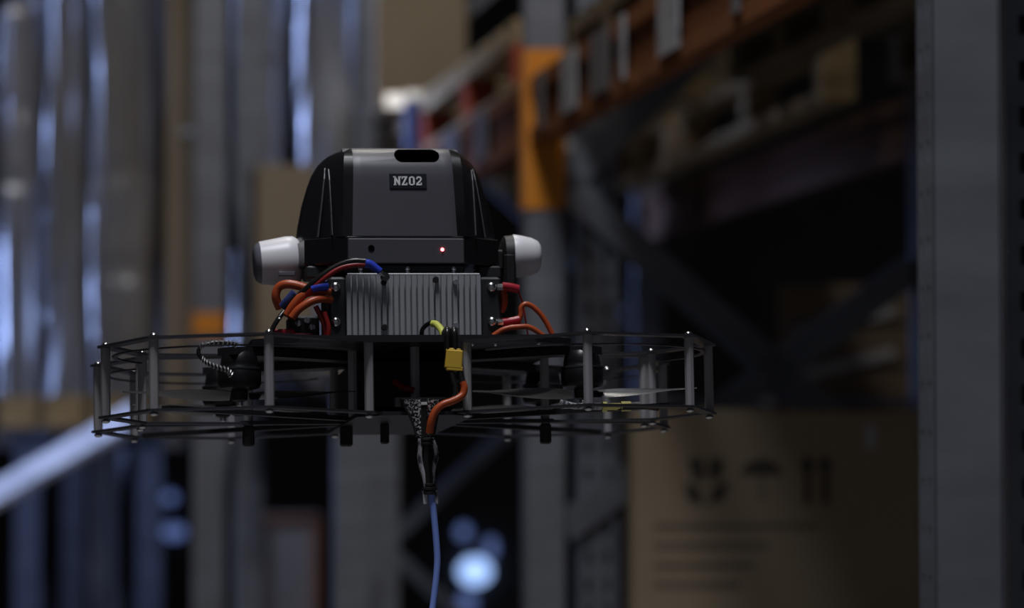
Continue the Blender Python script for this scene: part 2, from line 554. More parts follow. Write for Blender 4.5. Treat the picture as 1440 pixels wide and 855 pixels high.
# tan carton at the top centre with tape at its foot, painted white as a glint
tc = make_carton('carton', 'tall tan carton above the drone housing with shiny tape at its foot', 'cartons in the racking',
                 (-0.335, 11.55, EYE + 1.222), (0.33, 0.40, 0.9), 0.05, 'card')
m = MB()
for tx, tw, tz in ((-0.09, 0.07, 0.035), (-0.01, 0.08, 0.045), (0.035, 0.055, 0.05), (0.085, 0.05, 0.04)):
    m.box((tx, -0.215, tz), (tw, 0.006, 0.055), Matrix.Rotation(-0.75 if tx == 0.035 else -0.35, 3, 'X'))
m = m.build('foot_tape', 'film_bright', tc)
m['label'] = 'crumpled tape with a painted white glint'
tag(MB().bevel_box((0, 0, 0.10), (0.055, 0.07, 0.22), 0.01).build('plastic_bin', 'blueplastic'),
    'small blue plastic bin below the tan carton', 'bin').location = (-0.345, 11.045, EYE + 1.02)

# large printed carton, lower right
pc = make_carton('carton', 'large brown carton with printed handling symbols at the lower right', 'cartons in the racking',
                 (0.665, 8.26, 1.431), (0.73, 0.46, 1.085), 0.0, 'card', tape=False)
yf = -0.2305                                         # carton front
pz = lambda py: (640 - py) / 4500 * 8.03 + EYE - 1.431
px_ = lambda px: (px - 720) / 4500 * 8.03 - 0.665


def flat(poly, name, mt, parent):                    # thin printed mark from (x, z) outline
    t = 0.0012
    return MB().loft([[Vector((x, yf - t, z)) for x, z in poly], [Vector((x, yf, z)) for x, z in poly]]).build(name, mt, parent)


x0, z0 = px_(992), pz(676)
for k, pts in enumerate(([(-.045, .055), (-.01, .06), (.0, .01), (-.03, .0)], [(.01, .06), (.05, .05), (.035, .0), (.005, .012)],
                         [(-.055, -.005), (-.02, -.015), (-.005, -.06), (-.045, -.05)], [(.005, -.06), (.02, -.015), (.06, -.0), (.045, -.05)])):
    flat([(x0 + a, z0 + b) for a, b in pts], 'printed_mark', 'ink', pc)
x0, z0 = px_(1070), pz(668)
flat([(x0 + 0.05 * math.cos(t), z0 + 0.04 * math.sin(t)) for t in [PI * i / 10 for i in range(11)]], 'umbrella_mark', 'ink', pc)
flat([(x0 - .003, z0), (x0 + .003, z0), (x0 + .003, z0 - .06), (x0 - .003, z0 - .06)], 'umbrella_mark', 'ink', pc)
for cx in (1135, 1160):
    x0, z0 = px_(cx), pz(675)
    flat([(x0 - .009, z0 - .062), (x0 + .009, z0 - .062), (x0 + .009, z0 + .03), (x0 + .022, z0 + .03), (x0, z0 + .065), (x0 - .022, z0 + .03), (x0 - .009, z0 + .03)], 'arrow_mark', 'ink', pc)
for py, xe in ((740, 1150), (767, 1080), (795, 1060), (822, 1040)):
    flat([(px_(920), pz(py + 4)), (px_(xe), pz(py + 4)), (px_(xe), pz(py - 4)), (px_(920), pz(py - 4))], 'printed_line', 'ink_brown', pc)
flat([(px_(1215), pz(632)), (px_(1232), pz(632)), (px_(1232), pz(598)), (px_(1215), pz(598))], 'paper_sticker', 'label', pc)

# dark cartons and banded boxes deep in the right bay
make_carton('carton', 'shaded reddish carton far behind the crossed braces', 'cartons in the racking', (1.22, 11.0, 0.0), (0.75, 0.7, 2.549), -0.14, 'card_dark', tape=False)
ro = empty('wrapped_planks', (1.20, 11.0, 2.55), -0.14)
tag(ro, 'short stack of dark red boards with pale straps behind the braces', 'boards')
for i in range(3):
    MB().box((0, 0, 0.07 + i * 0.145), (0.55, 0.5, 0.13)).build('board', 'card_dark', ro)
for z in (0.145, 0.285):
    MB().bar((-0.20, -0.265, z - 0.03), (0.12, -0.265, z + 0.05), 0.035, 0.008, (0, -1, 0)).build('strap', 'label', ro)

# ------------------------------------------------------------------ wrapped pallet loads, upper left
def wrap_mesh(w, d, h, seed, r=0.06, amp=0.014):
    """Rounded column of stacked goods under stretch film: vertical folds, tucks between layers."""
    rnd = random.Random(seed)
    n, lv = 72, 44
    ph = [(rnd.uniform(0, 6.28), rnd.randint(7, 23), rnd.uniform(.3, 1)) for _ in range(6)]
    tucks = [rnd.uniform(0.1, 0.95) * h for _ in range(2)]
    rings = []
    for k in range(lv + 1):
        z = h * k / lv
        ring = []
        for i in range(n):
            t = 2 * PI * i / n
            c, s = math.cos(t), math.sin(t)
            e = 0.28
            x = math.copysign(abs(c) ** e, c) * w / 2
            y = math.copysign(abs(s) ** e, s) * d / 2
            q = sum(a * math.sin(f * t + p0 + 1.7 * math.sin(z * 1.7 + p0)) for p0, f, a in ph) / 3
            q += 0.9 * math.sin(z * 5 + ph[0][0] + 2 * t)
            tk = sum(math.exp(-((z - a) / 0.025) ** 2) for a in tucks)
            sc = amp * q - 0.012 * tk
            if k == lv:
                sc -= 0.03
            l = math.hypot(x, y)
            ring.append(Vector((x * (1 + sc / l), y * (1 + sc / l), z)))
        rings.append(ring)
    return MB().loft(rings)


def make_load(label, x0, x1, y, zb, h, seed, film='film', d=0.5, rz=0.0):
    w = x1 - x0
    root = empty('wrapped_load', ((x0 + x1) / 2, y + d / 2, zb), rz)
    tag(root, label, 'wrapped load', 'film-wrapped loads in the racking')
    wrap_mesh(w, d, h - 0.12, seed).build('stretch_film', film, root, True).location = (0, 0, 0.12)
    for sy in (-1, 0, 1):
        MB().box((0, sy * (d / 2 - 0.05), 0.05), (w * 0.9, 0.08, 0.10)).build('block_row', 'wood', root)
    MB().box((0, 0, 0.11), (w, d, 0.02)).build('deck_board', 'wood', root)
    return root


SH = EYE + 0.02                                       # shelf rails for the wrapped loads
make_load('narrow dark film-wrapped load at the far left edge', -1.94, -1.785, 12.05, SH + 0.08, 1.62, 3)
make_load('film-wrapped load with a tall blue-lit left edge, second from the left edge', -1.735, -1.585, 11.85, SH + 0.08, 1.9, 11)
make_load('broad grey film-wrapped load left of the tan carton strip', -1.545, -1.325, 11.7, SH + 0.08, 1.95, 5)
make_load('film-wrapped load with blue glints right of the banded upright', -1.14, -0.93, 13.05, SH + 0.30, 1.75, 21, 'film')
make_load('grey film-wrapped load behind the upright left of the housing', -0.87, -0.60, 12.9, SH + 0.30, 1.8, 8)
cs = make_carton('carton', 'narrow tan carton strip left of the banded upright', 'cartons in the racking', (-1.235, 12.1, SH + 0.08), (0.105, 0.5, 1.95), 0, 'card', tape=False)
MB().box((0.03, -0.262, 1.10), (0.05, 0.006, 0.05), Matrix.Rotation(-0.85, 3, 'X')).build('glint_tab', 'film_bright', cs)  # white tab tilted up to the lamp, added for a glint
make_carton('carton', 'small tan carton low between the banded upright and the housing', 'cartons in the racking', (-0.86, 11.95, SH + 0.30), (0.22, 0.36, 0.75), 0.15, 'card', tape=False)
for i, (x, y0, y1, z) in enumerate(((-1.90, 11.7, 13.0, SH), (-1.46, 11.55, 12.9, SH), (-1.22, 11.55, 12.9, SH), (-0.92, 11.75, 13.6, SH + 0.22), (-0.72, 11.8, 13.6, SH + 0.22))):
    o = MB().box((0, 0, 0.04), (0.07, y1 - y0, 0.08)).build('shelf_rail', 'rack_dark')
    o.location = (x, (y0 + y1) / 2, z)
    tag(o, ['shelf rail under the far left wrapped load', 'shelf rail under the blue-lit wrapped load', 'shelf rail under the tan carton strip',
            'shelf rail under the small tan carton', 'shelf rail under the wrapped load left of the housing'][i], 'shelf rail', 'shelf rails in the racking')

# bright diagonal member catching the door's daylight at the far left
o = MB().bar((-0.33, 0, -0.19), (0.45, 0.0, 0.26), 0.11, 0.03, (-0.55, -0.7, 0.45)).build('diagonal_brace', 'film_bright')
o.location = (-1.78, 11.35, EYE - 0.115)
tag(o, 'bright film-covered diagonal brace at the far left', 'brace')

# crate low down between the rack posts
cr = empty('wooden_crate', (-1.0, 14.2, 0))
tag(cr, 'tall crate with red-brown frame seen low between the rack posts', 'crate')
MB().box((0, 0, 1.07), (0.30, 0.3, 2.14)).build('panel', 'card', cr)
for s in (-1, 1):
    MB().box((s * 0.145, -0.16, 1.07), (0.035, 0.025, 2.14)).build('frame_post', 'beam', cr)
for z in (0.03, 1.0, 2.12):
    MB().box((0, -0.165, z), (0.255, 0.02, 0.04)).build('frame_rail', 'beam', cr)

# glowing discs added at the back wall as blue glints low between the posts
for i, (px, py, w, h, lab) in enumerate(((668, 803, 0.20, 0.17, 'bright oval glowing disc added as a glint low right of the blue cable'),
                                         (652, 748, 0.08, 0.09, 'small added glint disc above the bright oval one'),
                                         (690, 770, 0.07, 0.12, 'dim added glint sliver beside the bright oval disc'),
                                         (657, 846, 0.11, 0.10, 'added glint disc at the lower edge under the bright oval'),
                                         (246, 748, 0.14, 0.09, 'added glint disc low left beside the banded upright'),
                                         (240, 700, 0.08, 0.07, 'small added glint disc above the low left one'))):
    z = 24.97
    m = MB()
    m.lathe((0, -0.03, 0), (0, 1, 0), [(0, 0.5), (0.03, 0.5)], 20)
    o = m.build('glint_disc_%d' % (i + 1), 'glint_glow' if i == 0 else 'glint_glow_dim')
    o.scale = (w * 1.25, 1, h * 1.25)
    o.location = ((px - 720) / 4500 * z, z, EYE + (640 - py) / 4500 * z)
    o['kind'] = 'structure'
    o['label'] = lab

# ------------------------------------------------------------------ the drone
drone = empty('drone')
tag(drone, 'black caged quadcopter drone with white side pods and the NZ02 plate, hovering', 'drone')
yaw, pit, rol = 0.1609, -0.0534, -0.0177
drone.matrix_world = Matrix.Translation((-0.1501, 4.2284, EYE + 0.0389)) @ (
    Matrix.Rotation(pit, 4, 'X') @ Matrix.Rotation(rol, 4, 'Y') @ Matrix.Rotation(yaw, 4, 'Z'))
D = drone
A_, B_, R_ = 0.2205, 0.148, 0.168
ANG = [math.radians(a) for a in (160.4, 98, 47.2, -1.7, -46)]
ZT = 0.0910                                            # underside of the top guard plates


def ring_pts(sx, sy, r=R_):
    return [(sx * (A_ + r * math.cos(a)), sy * (B_ + r * math.sin(a))) for a in ANG]


def strip(pts, w, z0, z1):                             # flat plate following a polyline
    P = [Vector((x, y, 0)) for x, y in pts]
    L, Rr = [], []
    for i, p in enumerate(P):
        t0 = (P[i] - P[i - 1]).normalized() if i else (P[1] - P[0]).normalized()
        t1 = (P[i + 1] - P[i]).normalized() if i + 1 < len(P) else t0
        t = (t0 + t1).normalized()
        k = 1 / max(0.5, t.dot(t0))
        n = Vector((-t.y, t.x, 0)) * (w / 2 * k)
        L.append(p + n)
        Rr.append(p - n)
    rings = []
    for l, r in zip(L, Rr):
        rings.append([Vector((l.x, l.y, z0)), Vector((r.x, r.y, z0)), Vector((r.x, r.y, z1)), Vector((l.x, l.y, z1))])
    return MB().loft(rings)


post_src = screw_src = nut_src = None
for sy in (-1, 1):
    for sx in (-1, 1):
        pts = ring_pts(sx, sy)
        full = [(sx * 0.045, sy * 0.17)] + pts + [(sx * 0.20, sy * 0.005)]
        strip(full, 0.019, ZT, ZT + 0.003).build('guard_plate', 'carbon_ring', D)
        strip(full, 0.017, 0.002, 0.005).build('guard_plate', 'carbon_ring', D)
        inner = [(sx * (A_ + 0.157 * math.cos(t)), sy * (B_ + 0.157 * math.sin(t))) for t in [math.radians(-40 + 10 * k) for k in range(20)]]
        strip(inner, 0.006, ZT - 0.012, ZT - 0.010).build('guard_hoop', 'carbon_ring', D)
        for (x, y) in pts:
            if post_src is None:
                post_src = MB().cyl((0, 0, 0.005), (0, 0, ZT), 0.0060, n=8).build('standoff', 'post', D)
                st = post_src
                screw_src = MB().lathe((0, 0, ZT + 0.003), (0, 0, 1), [(0, .0048), (.002, .0046), (.0036, .003), (.0042, .0008)], 12).build('screw_head', 'steel', st, True)
                nut_src = MB().lathe((0, 0, 0.0018), (0, 0, -1), [(0.0030 - 0.0029 * math.cos(PI * k / 10), 0.0056 * math.sin(PI * k / 10)) for k in range(1, 10)], 14).build('nut', 'steel', st, True)
                st.location = (x, y, 0)
            else:
                st = inst(post_src, 'standoff', (x, y, 0), D)
                inst(screw_src, 'screw_head', (0, 0, 0), st)
                inst(nut_src, 'nut', (0, 0, 0), st)

# decks and arms
oct_ = lambda w, d, c: [(-w + c, -d), (w - c, -d), (w, -d + c), (w, d - c), (w - c, d), (-w + c, d), (-w, d - c), (-w, -d + c)]
MB().prism(oct_(0.205, 0.212, 0.055), ZT + 0.0005, ZT + 0.0095).build('centre_deck', 'carbon', D)
MB().prism(oct_(0.075, 0.200, 0.03), 0.0, 0.005).build('lower_deck', 'carbon', D)
for sy in (-1, 1):
    for sx in (-1, 1):
        MB().bar((sx * 0.06, sy * 0.04, ZT - 0.006), (sx * A_ * 1.08, sy * B_ * 1.08, ZT - 0.006), 0.034, 0.010, (0, 0, 1)).build('arm', 'carbon', D)
        MB().bar((sx * 0.05, sy * 0.03, 0.006), (sx * (A_ + 0.10), sy * (B_ + 0.125), 0.006), 0.014, 0.006, (0, 0, 1)).build('lower_brace', 'carbon', D)
# electronics core between the decks
MB().bevel_box((0, 0.03, 0.048), (0.13, 0.22, 0.07), 0.006).build('battery_case', 'black', D)
for x, y in ((0.004, -0.145), (-0.071, -0.10), (0.078, -0.10)):
    MB().cyl((x, y, 0.005), (x, y, ZT), 0.006, n=8).build('inner_standoff', 'post', D)
# motors and propellers
def blade_mesh(L, r0=0.012):
    rings = []
    n = 14
    for k in range(n + 1):
        t = k / n
        x = r0 + (L - r0) * t
        ch = 0.010 + 0.020 * math.sin(PI * min(1, t * 1.15 + 0.12)) ** 0.8 if t < 0.98 else 0.006
        tw = math.radians(30 - 20 * t)
        th = 0.0016 * (1 - 0.5 * t)
        ring = []
        for (u, v) in ((-.5, 0), (-.25, 1), (.15, .9), (.5, 0), (.15, -.5), (-.25, -.6)):
            yy, zz = u * ch, v * th
            ring.append(Vector((x, yy * math.cos(tw) - zz * math.sin(tw), yy * math.sin(tw) + zz * math.cos(tw) + 0.006 * t)))
        rings.append(ring)
    return MB().loft(rings)


spin = {(-1, -1): 0.05, (1, -1): -0.10, (-1, 1): 0.55, (1, 1): -0.45}
for (sx, sy), a0 in spin.items():
    cx, cy_ = sx * A_, sy * B_
    mo = MB().lathe((cx, cy_, 0.036), (0, 0, 1), [(0, .012), (.003, .025), (.008, .0275), (.026, .0275), (.030, .024), (.034, .024), (.044, .022), (.049, .018)], 28).build('motor', 'motor', D, True)
    MB().lathe((cx, cy_, 0.0615), (0, 0, 1), [(0, .0277), (.0015, .0281), (.003, .0277)], 28).build('trim_ring', 'bracket', mo, True)
    pr = empty('propeller', (cx, cy_, 0.029), a0)
    pr.parent = D
    MB().lathe((0, 0, -0.008), (0, 0, 1), [(0, .004), (.003, .010), (.014, .011), (.017, .008)], 18).build('hub', 'black', pr, True)
    b1 = blade_mesh(0.148).build('blade', 'blade', pr, True)
    inst(b1, 'blade', (0, 0, 0), pr, (0, 0, PI))
    MB().lathe((0, 0, -0.014), (0, 0, 1), [(0, .001), (.002, .004), (.007, .0045)], 10).build('prop_nut', 'steel', pr, True)
# rubber feet
for x, y, w in ((-0.198, 0.0, .015), (-0.067, 0.02, .016), (-0.022, -0.03, .011), (0.197, 0.0, .014)):
    MB().bevel_box((x, y, -0.0125), (w, w, 0.027), 0.002).build('rubber_foot', 'black', D)
for x in (-0.198, 0.197):
    MB().cyl((x, 0, 0.001), (x, 0, ZT), 0.006, n=8).build('inner_standoff', 'post', D)
    MB().bar((x * 0.3, 0, 0.0045), (x * 1.05, 0, 0.0045), 0.02, 0.005, (0, 0, 1)).build('foot_arm', 'carbon', D)

# heatsink
hs = MB().box((0.009, -0.092, 0.1445), (0.172, 0.016, 0.088)).build('heatsink', 'alu', D)
NF = 23
fin = None
for i in range(NF):
    x = -0.0757 + 0.1694 * i / (NF - 1)
    if fin is None:
        fin = MB().box((0, 0, 0), (0.0052, 0.010, 0.087)).build('fin', 'alu', hs)
        fin.location = (x, -0.1035, 0.1445)
    else:
        inst(fin, 'fin', (x, -0.1035, 0.1445), hs)
MB().cyl((-0.077, -0.1075, 0.1889), (0.095, -0.1075, 0.1889), 0.0013, n=8).build('top_edge_highlight', 'nut', hs, True)  # pale rod added as the highlight along the upper edge
for x, z, k in ((-0.0302, 0.1779, 1), (0.0634, 0.1779, 0), (-0.0301, 0.1198, 1), (0.0625, 0.1214, 0), (0.0374, 0.1816, 1)):
    MB().cyl((x, -0.108, z), (x, -0.1145, z), 0.0042, 0.0036, 10).build('fin_screw', 'black' if k else 'steel', hs, True)
for x0, x1 in ((-0.101, -0.0772), (0.0952, 0.125)):
    br = MB().bevel_box(((x0 + x1) / 2, -0.088, 0.1435), (x1 - x0, 0.02, 0.086), 0.003).build('heatsink_bracket', 'bracket', D)
    for z in (0.1731, 0.1278):
        bx = -0.0915 if x0 < 0 else 0.1125
        MB().lathe((bx, -0.097, z), (0, -1, 0), [(0, .0066), (.003, .0064), (.0045, .005), (.0055, .0025), (.006, .001)], 12).build('bolt', 'steel', br, True)
        if x0 > 0:
            MB().cyl((0.119, -0.1, z - 0.001), (0.127, -0.1, z - 0.001), 0.005, n=8).build('terminal_ring', 'steel', br)
for x in (-0.0591, 0.0021, 0.0626):
    MB().lathe((x, -0.1, 0.1895), (0, 0, 1), [(0, .0028), (.006, .0028), (.0065, .0036), (.009, .0032), (.0102, .001)], 12).build('top_bolt', 'steel', D, True)
MB().bevel_box((0, -0.01, 0.148), (0.19, 0.135, 0.092), 0.004).build('power_module', 'black', D)
MB().bevel_box((0, -0.01, 0.199), (0.16, 0.14, 0.012), 0.002).build('spacer_plate', 'bracket', D)

# housing: base block with a paler middle panel, lofted hood, ribs, slot, name plate
base = MB().loft([[Vector((x * k, y * k, z)) for x, y in
                   [(-.076, -.098), (.076, -.098), (.128, -.062), (.136, .0), (.128, .062), (.076, .098), (-.076, .098), (-.128, .062), (-.136, 0), (-.128, -.062)]]
                  for z, k in ((0.2045, .985), (0.207, 1), (0.2385, 1.0), (0.2395, 0.99))]).build('housing_base', 'shell_black', D)
pn_ = MB().bevel_box((0.001, -0.0985, 0.2205), (0.1518, 0.004, 0.032), 0.0012).build('base_panel', 'panel', base)
MB().cyl((0.0481, -0.1003, 0.2219), (0.0481, -0.102, 0.2219), 0.0024, 0.0018, 14).build('led', 'led', base, True)['label'] = 'glowing red light'
MB().cyl((-0.0448, -0.1003, 0.2236), (-0.0448, -0.1012, 0.2236), 0.0042, n=16).build('port', 'hole', base)

LEV = [(0.2395, .1340, .0965, .0800), (0.262, .1310, .0940, .0795), (0.290, .1255, .0912, .0790), (0.315, .1180, .0885, .0785), (0.331, .1120, .0860, .0780),
       (0.345, .1035, .0790, .0765), (0.354, .0945, .0700, .0745), (0.3595, .0850, .0600, .0670), (0.3625, .0700, .0450, .0580), (0.3640, .0450, .0250, .0400)]


def hood_ring(z, w, f, c):
    q = [(c, -f), (c + (w - c) * .22, -f + .010), (c + (w - c) * .55, -f * .62), (c + (w - c) * .86, -f * .34), (w, 0)]
    q2 = q + [(x, -y) for x, y in reversed(q[:-1])]
    return [Vector((x, y, z)) for x, y in q2] + [Vector((-x, y, z)) for x, y in reversed(q2)]


hood = MB().loft([hood_ring(*l) for l in LEV]).build('hood', 'shell_black', D, True)
# slot cut through the hood front
cut = MB()
poly = []
for i in range(24):
    t = 2 * PI * i / 24
    cx = 0.0095 + (0.0195 if math.cos(t) >= 0 else -0.0195) + 0.010
    poly.append((cx + 0.0103 * math.cos(t), 0.3487 + 0.0103 * math.sin(t)))
cut.loft([[Vector((x, -0.12, z)) for x, z in poly], [Vector((x, -0.045, z)) for x, z in poly]])
cutter = cut.build('cutter', 'hole')


def front_y(z):
    for (za, _, fa, _), (zb, _, fb, _) in zip(LEV, LEV[1:]):
        if za <= z <= zb:
            return -(fa + (fb - fa) * (z - za) / (zb - za))
    return -LEV[-1][2]


# charcoal front panel laid over the hood front, with the slot cut through both
rows = [0.2400, 0.262, 0.290, 0.315, 0.331, 0.338, 0.345, 0.3498, 0.354, 0.3570, 0.3595, 0.3612, 0.3625]
hw = lambda z: 0.0815 - (z - 0.24) * 0.045
rr = []
US = (-1.0, -0.96, -0.91, -0.85, -0.78, -0.70, 0.70, 0.78, 0.85, 0.91, 0.96, 1.0)
for z in rows:
    y, w = front_y(z), hw(z)
    bend = lambda u: 0.06 * max(0, abs(u) - 0.68) ** 2
    rr.append([Vector((u * w, y - 0.0016 + bend(u), z)) for u in US] + [Vector((u * w, y + 0.0035 + bend(u), z - .0004)) for u in reversed(US)])
front = MB().loft(rr).build('front_panel', 'shell', hood, True)
bpy.context.view_layer.update()
for tgt in (hood, front):
    md = tgt.modifiers.new('slot', 'BOOLEAN')
    md.operation = 'DIFFERENCE'
    md.object = cutter
    md.solver = 'EXACT'
cutter.parent = D
bpy.context.view_layer.update()
dg = bpy.context.evaluated_depsgraph_get()
for tgt in (hood, front):
    new = bpy.data.meshes.new_from_object(tgt.evaluated_get(dg))
    new.name = tgt.name
    tgt.modifiers.clear()
    tgt.data = new
bpy.data.objects.remove(cutter, do_unlink=True)
MB().loft([[Vector((x, -0.046, z)) for x, z in poly], [Vector((x, -0.0445, z)) for x, z in poly]]).build('slot_floor', 'hole', hood)

# ribs running up the hood's corners
for sx in (-1, 1):
    for (xa, xb, za, zb) in ((0.110, 0.098, 0.242, 0.336), (0.094, 0.0945, 0.242, 0.333)):
        m = MB()
        pa, pb = [], []
        for k in range(7):
            t = k / 6
            z = za + (zb - za) * t
            lv = [l for l in LEV if l[0] <= z][-1]
            nx = LEV[min(LEV.index(lv) + 1, len(LEV) - 1)]
            u = (z - lv[0]) / (nx[0] - lv[0])
            w, f, c = (lv[i] + (nx[i] - lv[i]) * u for i in (1, 2, 3))
            x = xa + (xb - xa) * t
            # surface y at this x on the hood ring
            q = [(c, -f), (c + (w - c) * .22, -f + .010), (c + (w - c) * .55, -f * .62), (c + (w - c) * .86, -f * .34), (w, 0)]
            y = 0
            for (x1, y1), (x2, y2) in zip(q, q[1:]):
                if x1 <= x <= x2:
                    y = y1 + (y2 - y1) * (x - x1) / (x2 - x1)
            h = 0.0065 * (1 - t) + 0.002
            pa.append([Vector((sx * (x - .0012), y + .002, z)), Vector((sx * (x + .0012), y + .002, z)), Vector((sx * (x + .0005), y - h, z)), Vector((sx * (x - .0005), y - h, z))])
        m.loft(pa).build('rib', 'rib', hood)

# name plate NZ02, slab lettering
np_ = empty('name_plate', (0.0057, -0.0907, 0.3128), 0)
np_.parent = D
np_.rotation_euler = (math.radians(-6), 0, 0)
MB().bevel_box((0, 0, 0), (0.0488, 0.0022, 0.0205), 0.0006).build('plate', 'plate_navy', np_)
H_, S_ = 0.0118, 0.0022


def stroke(m, x0, z0, x1, z1, w=S_):
    m.bar((x0, -0.0014, z0), (x1, -0.0014, z1), w, 0.0008, (0, -1, 0))


def glyph(ch, cx):
    m = MB()
    w = 0.0074
    l, r, t, b = cx - w / 2, cx + w / 2, H_ / 2, -H_ / 2
    if ch == 'N':
        stroke(m, l + .001, b, l + .001, t)
        stroke(m, r - .001, b, r - .001, t)
        stroke(m, l + .0008, t - .0006, r - .0008, b + .0006)
        for x, z in ((l + .0008, b + .0007), (l + .0004, t - .0007), (r - .0004, t - .0007)):
            stroke(m, x - .0018, z, x + .0018, z, 0.0014)
    elif ch == 'Z':
        stroke(m, l, t - .0008, r, t - .0008, 0.0017)
        stroke(m, l, b + .0008, r, b + .0008, 0.0017)
        stroke(m, r - .0012, t - .001, l + .0012, b + .001)
        stroke(m, l + .0007, t, l + .0007, t - .0034, 0.0014)
        stroke(m, r - .0007, b, r - .0007, b + .0034, 0.0014)
    elif ch == '0':
        stroke(m, l + .001, b + .0022, l + .001, t - .0022)
        stroke(m, r - .001, b + .0022, r - .001, t - .0022)
        stroke(m, l + .002, t - .0008, r - .002, t - .0008, 0.0017)
        stroke(m, l + .002, b + .0008, r - .002, b + .0008, 0.0017)
        for sx in (-1, 1):
            for sz in (-1, 1):
                stroke(m, cx + sx * .0018, sz * (t - .0008), cx + sx * .0028, sz * (t - .0026), 0.0019)
    else:
        stroke(m, l + .0008, t - .0036, l + .0014, t - .0016, 0.0018)
        stroke(m, l + .0012, t - .0009, r - .0016, t - .0009, 0.0018)
        stroke(m, r - .0018, t - .0012, r - .0009, t - .0028, 0.0018)
        stroke(m, r - .0010, t - .0024, r - .0014, t - .0052, 0.0020)
        stroke(m, r - .0012, t - .0046, l + .0008, b + .0016, 0.0020)
        stroke(m, l, b + .0009, r, b + .0009, 0.0018)
        stroke(m, r - .0007, b, r - .0007, b + .0034, 0.0014)
    return m.build('letter', 'letter', np_)


for ch, cx in zip('NZ02', (-0.0144, -0.0048, 0.0048, 0.0142)):
    glyph(ch, cx)

# side pods
lp = MB().lathe((-0.1255, 0.0, 0.2195), (-1, 0.0, -0.07), [(0, .022), (.003, .028), (.010, .0325), (.020, .0328), (.055, .0283), (.0555, .0275)], 36).build('side_pod', 'white', D, True)
MB().lathe((-0.1800, 0.0, 0.2156), (-1, 0.0, -0.07), [(0, .0276), (.004, .0262), (.0075, .0225), (.0090, .017), (.0092, .003)], 36).build('pod_cap', 'pod_cap', lp, True)
MB().bevel_box((-0.148, -0.0255, 0.1985), (0.022, 0.008, 0.006), 0.001).build('latch', 'pod_cap', lp)
rp = MB().lathe((0.1560, 0.0, 0.2250), (1, 0.0, -0.02), [(0, .0285), (.002, .0292), (.012, .0280), (.026, .0252), (.034, .0215), (.0375, .0170), (.0385, .003)], 36).build('side_pod', 'white', D, True)
MB().lathe((0.1405, 0.0, 0.2245), (1, 0.0, -0.02), [(0, .020), (.004, .0275), (.0155, .0290)], 36).build('pod_collar', 'black', rp, True)
MB().bevel_box((0.1492, -0.012, 0.2035), (0.0155, 0.034, 0.045), 0.003).build('pod_bracket', 'black', D)
MB().bevel_box((0.138, 0, 0.219), (0.012, 0.03, 0.026), 0.002).build('pod_arm', 'black', D)
MB().bevel_box((-0.131, 0, 0.219), (0.012, 0.03, 0.026), 0.002).build('pod_arm', 'black', D)
MB().bevel_box((-0.112, -0.045, 0.196), (0.03, 0.05, 0.016), 0.002).build('base_clamp', 'bracket', D)
MB().bevel_box((0.115, -0.045, 0.196), (0.03, 0.05, 0.016), 0.002).build('base_clamp', 'bracket', D)


def wire(name, pts, r, mt, parent=D, n=10):
    return MB().tube(pts, r, n).build(name, mt, parent, True)


# wiring at the left of the heatsink
wire('orange_cable', [(-0.160, -0.055, 0.150), (-0.1655, -0.06, 0.164), (-0.162, -0.062, 0.1765), (-0.1505, -0.066, 0.1805), (-0.132, -0.07, 0.1765), (-0.112, -0.075, 0.168)], 0.0058, 'orange')
wire('orange_cable', [(-0.1545, -0.10, 0.1366), (-0.146, -0.104, 0.150), (-0.1330, -0.106, 0.1632), (-0.1180, -0.104, 0.1672), (-0.099, -0.10, 0.1650)], 0.0058, 'orange')
wire('orange_cable', [(-0.150, -0.112, 0.1320), (-0.1405, -0.114, 0.1432), (-0.1250, -0.114, 0.1530), (-0.110, -0.110, 0.1568), (-0.098, -0.104, 0.1560)], 0.0052, 'orange')
wire('red_cable', [(-0.104, -0.10, 0.1010), (-0.1062, -0.102, 0.1200), (-0.1125, -0.104, 0.1360), (-0.1185, -0.105, 0.1480)], 0.0036, 'redwire')
wire('red_cable', [(-0.1035, -0.106, 0.1010), (-0.1025, -0.108, 0.1200), (-0.108, -0.108, 0.1400)], 0.0034, 'redwire')
wire('black_cable', [(-0.157, -0.09, 0.1390), (-0.1450, -0.10, 0.1560), (-0.1290, -0.11, 0.1710), (-0.1120, -0.115, 0.1850), (-0.0932, -0.116, 0.1975), (-0.0730, -0.118, 0.2045), (-0.0545, -0.12, 0.2040)], 0.0042, 'blackwire')
wire('red_cable', [(-0.152, -0.092, 0.1340), (-0.1400, -0.102, 0.1530), (-0.1240, -0.112, 0.1690), (-0.1060, -0.117, 0.1840), (-0.0880, -0.118, 0.1950), (-0.0700, -0.119, 0.1992), (-0.0545, -0.12, 0.1995)], 0.0036, 'redwire')
wire('blue_terminal', [(-0.0550, -0.12, 0.2015), (-0.0480, -0.1205, 0.2000), (-0.0360, -0.121, 0.1908)], lambda t: 0.0060 - 0.0012 * t, 'blueterm')
MB().cyl((-0.036, -0.120, 0.1905), (-0.0300, -0.118, 0.1840), 0.0030, n=8).build('terminal_lug', 'steel', D)
MB().cyl((-0.0295, -0.1135, 0.1842), (-0.0295, -0.121, 0.1842), 0.0058, n=14).build('terminal_ring', 'bracket', D)
wire('blue_terminal', [(-0.1240, -0.112, 0.1690), (-0.1150, -0.113, 0.1722), (-0.1030, -0.112, 0.1735)], lambda t: 0.0052 + 0.001 * t, 'blueterm')
wire('navy_sleeve', [(-0.1590, -0.088, 0.1490), (-0.1530, -0.094, 0.1560), (-0.1440, -0.098, 0.1660)], 0.0060, 'pcb')
wire('black_cable', [(-0.176, -0.10, 0.1010), (-0.174, -0.10, 0.1180), (-0.166, -0.10, 0.1320), (-0.1580, -0.095, 0.1420)], 0.0032, 'blackwire')
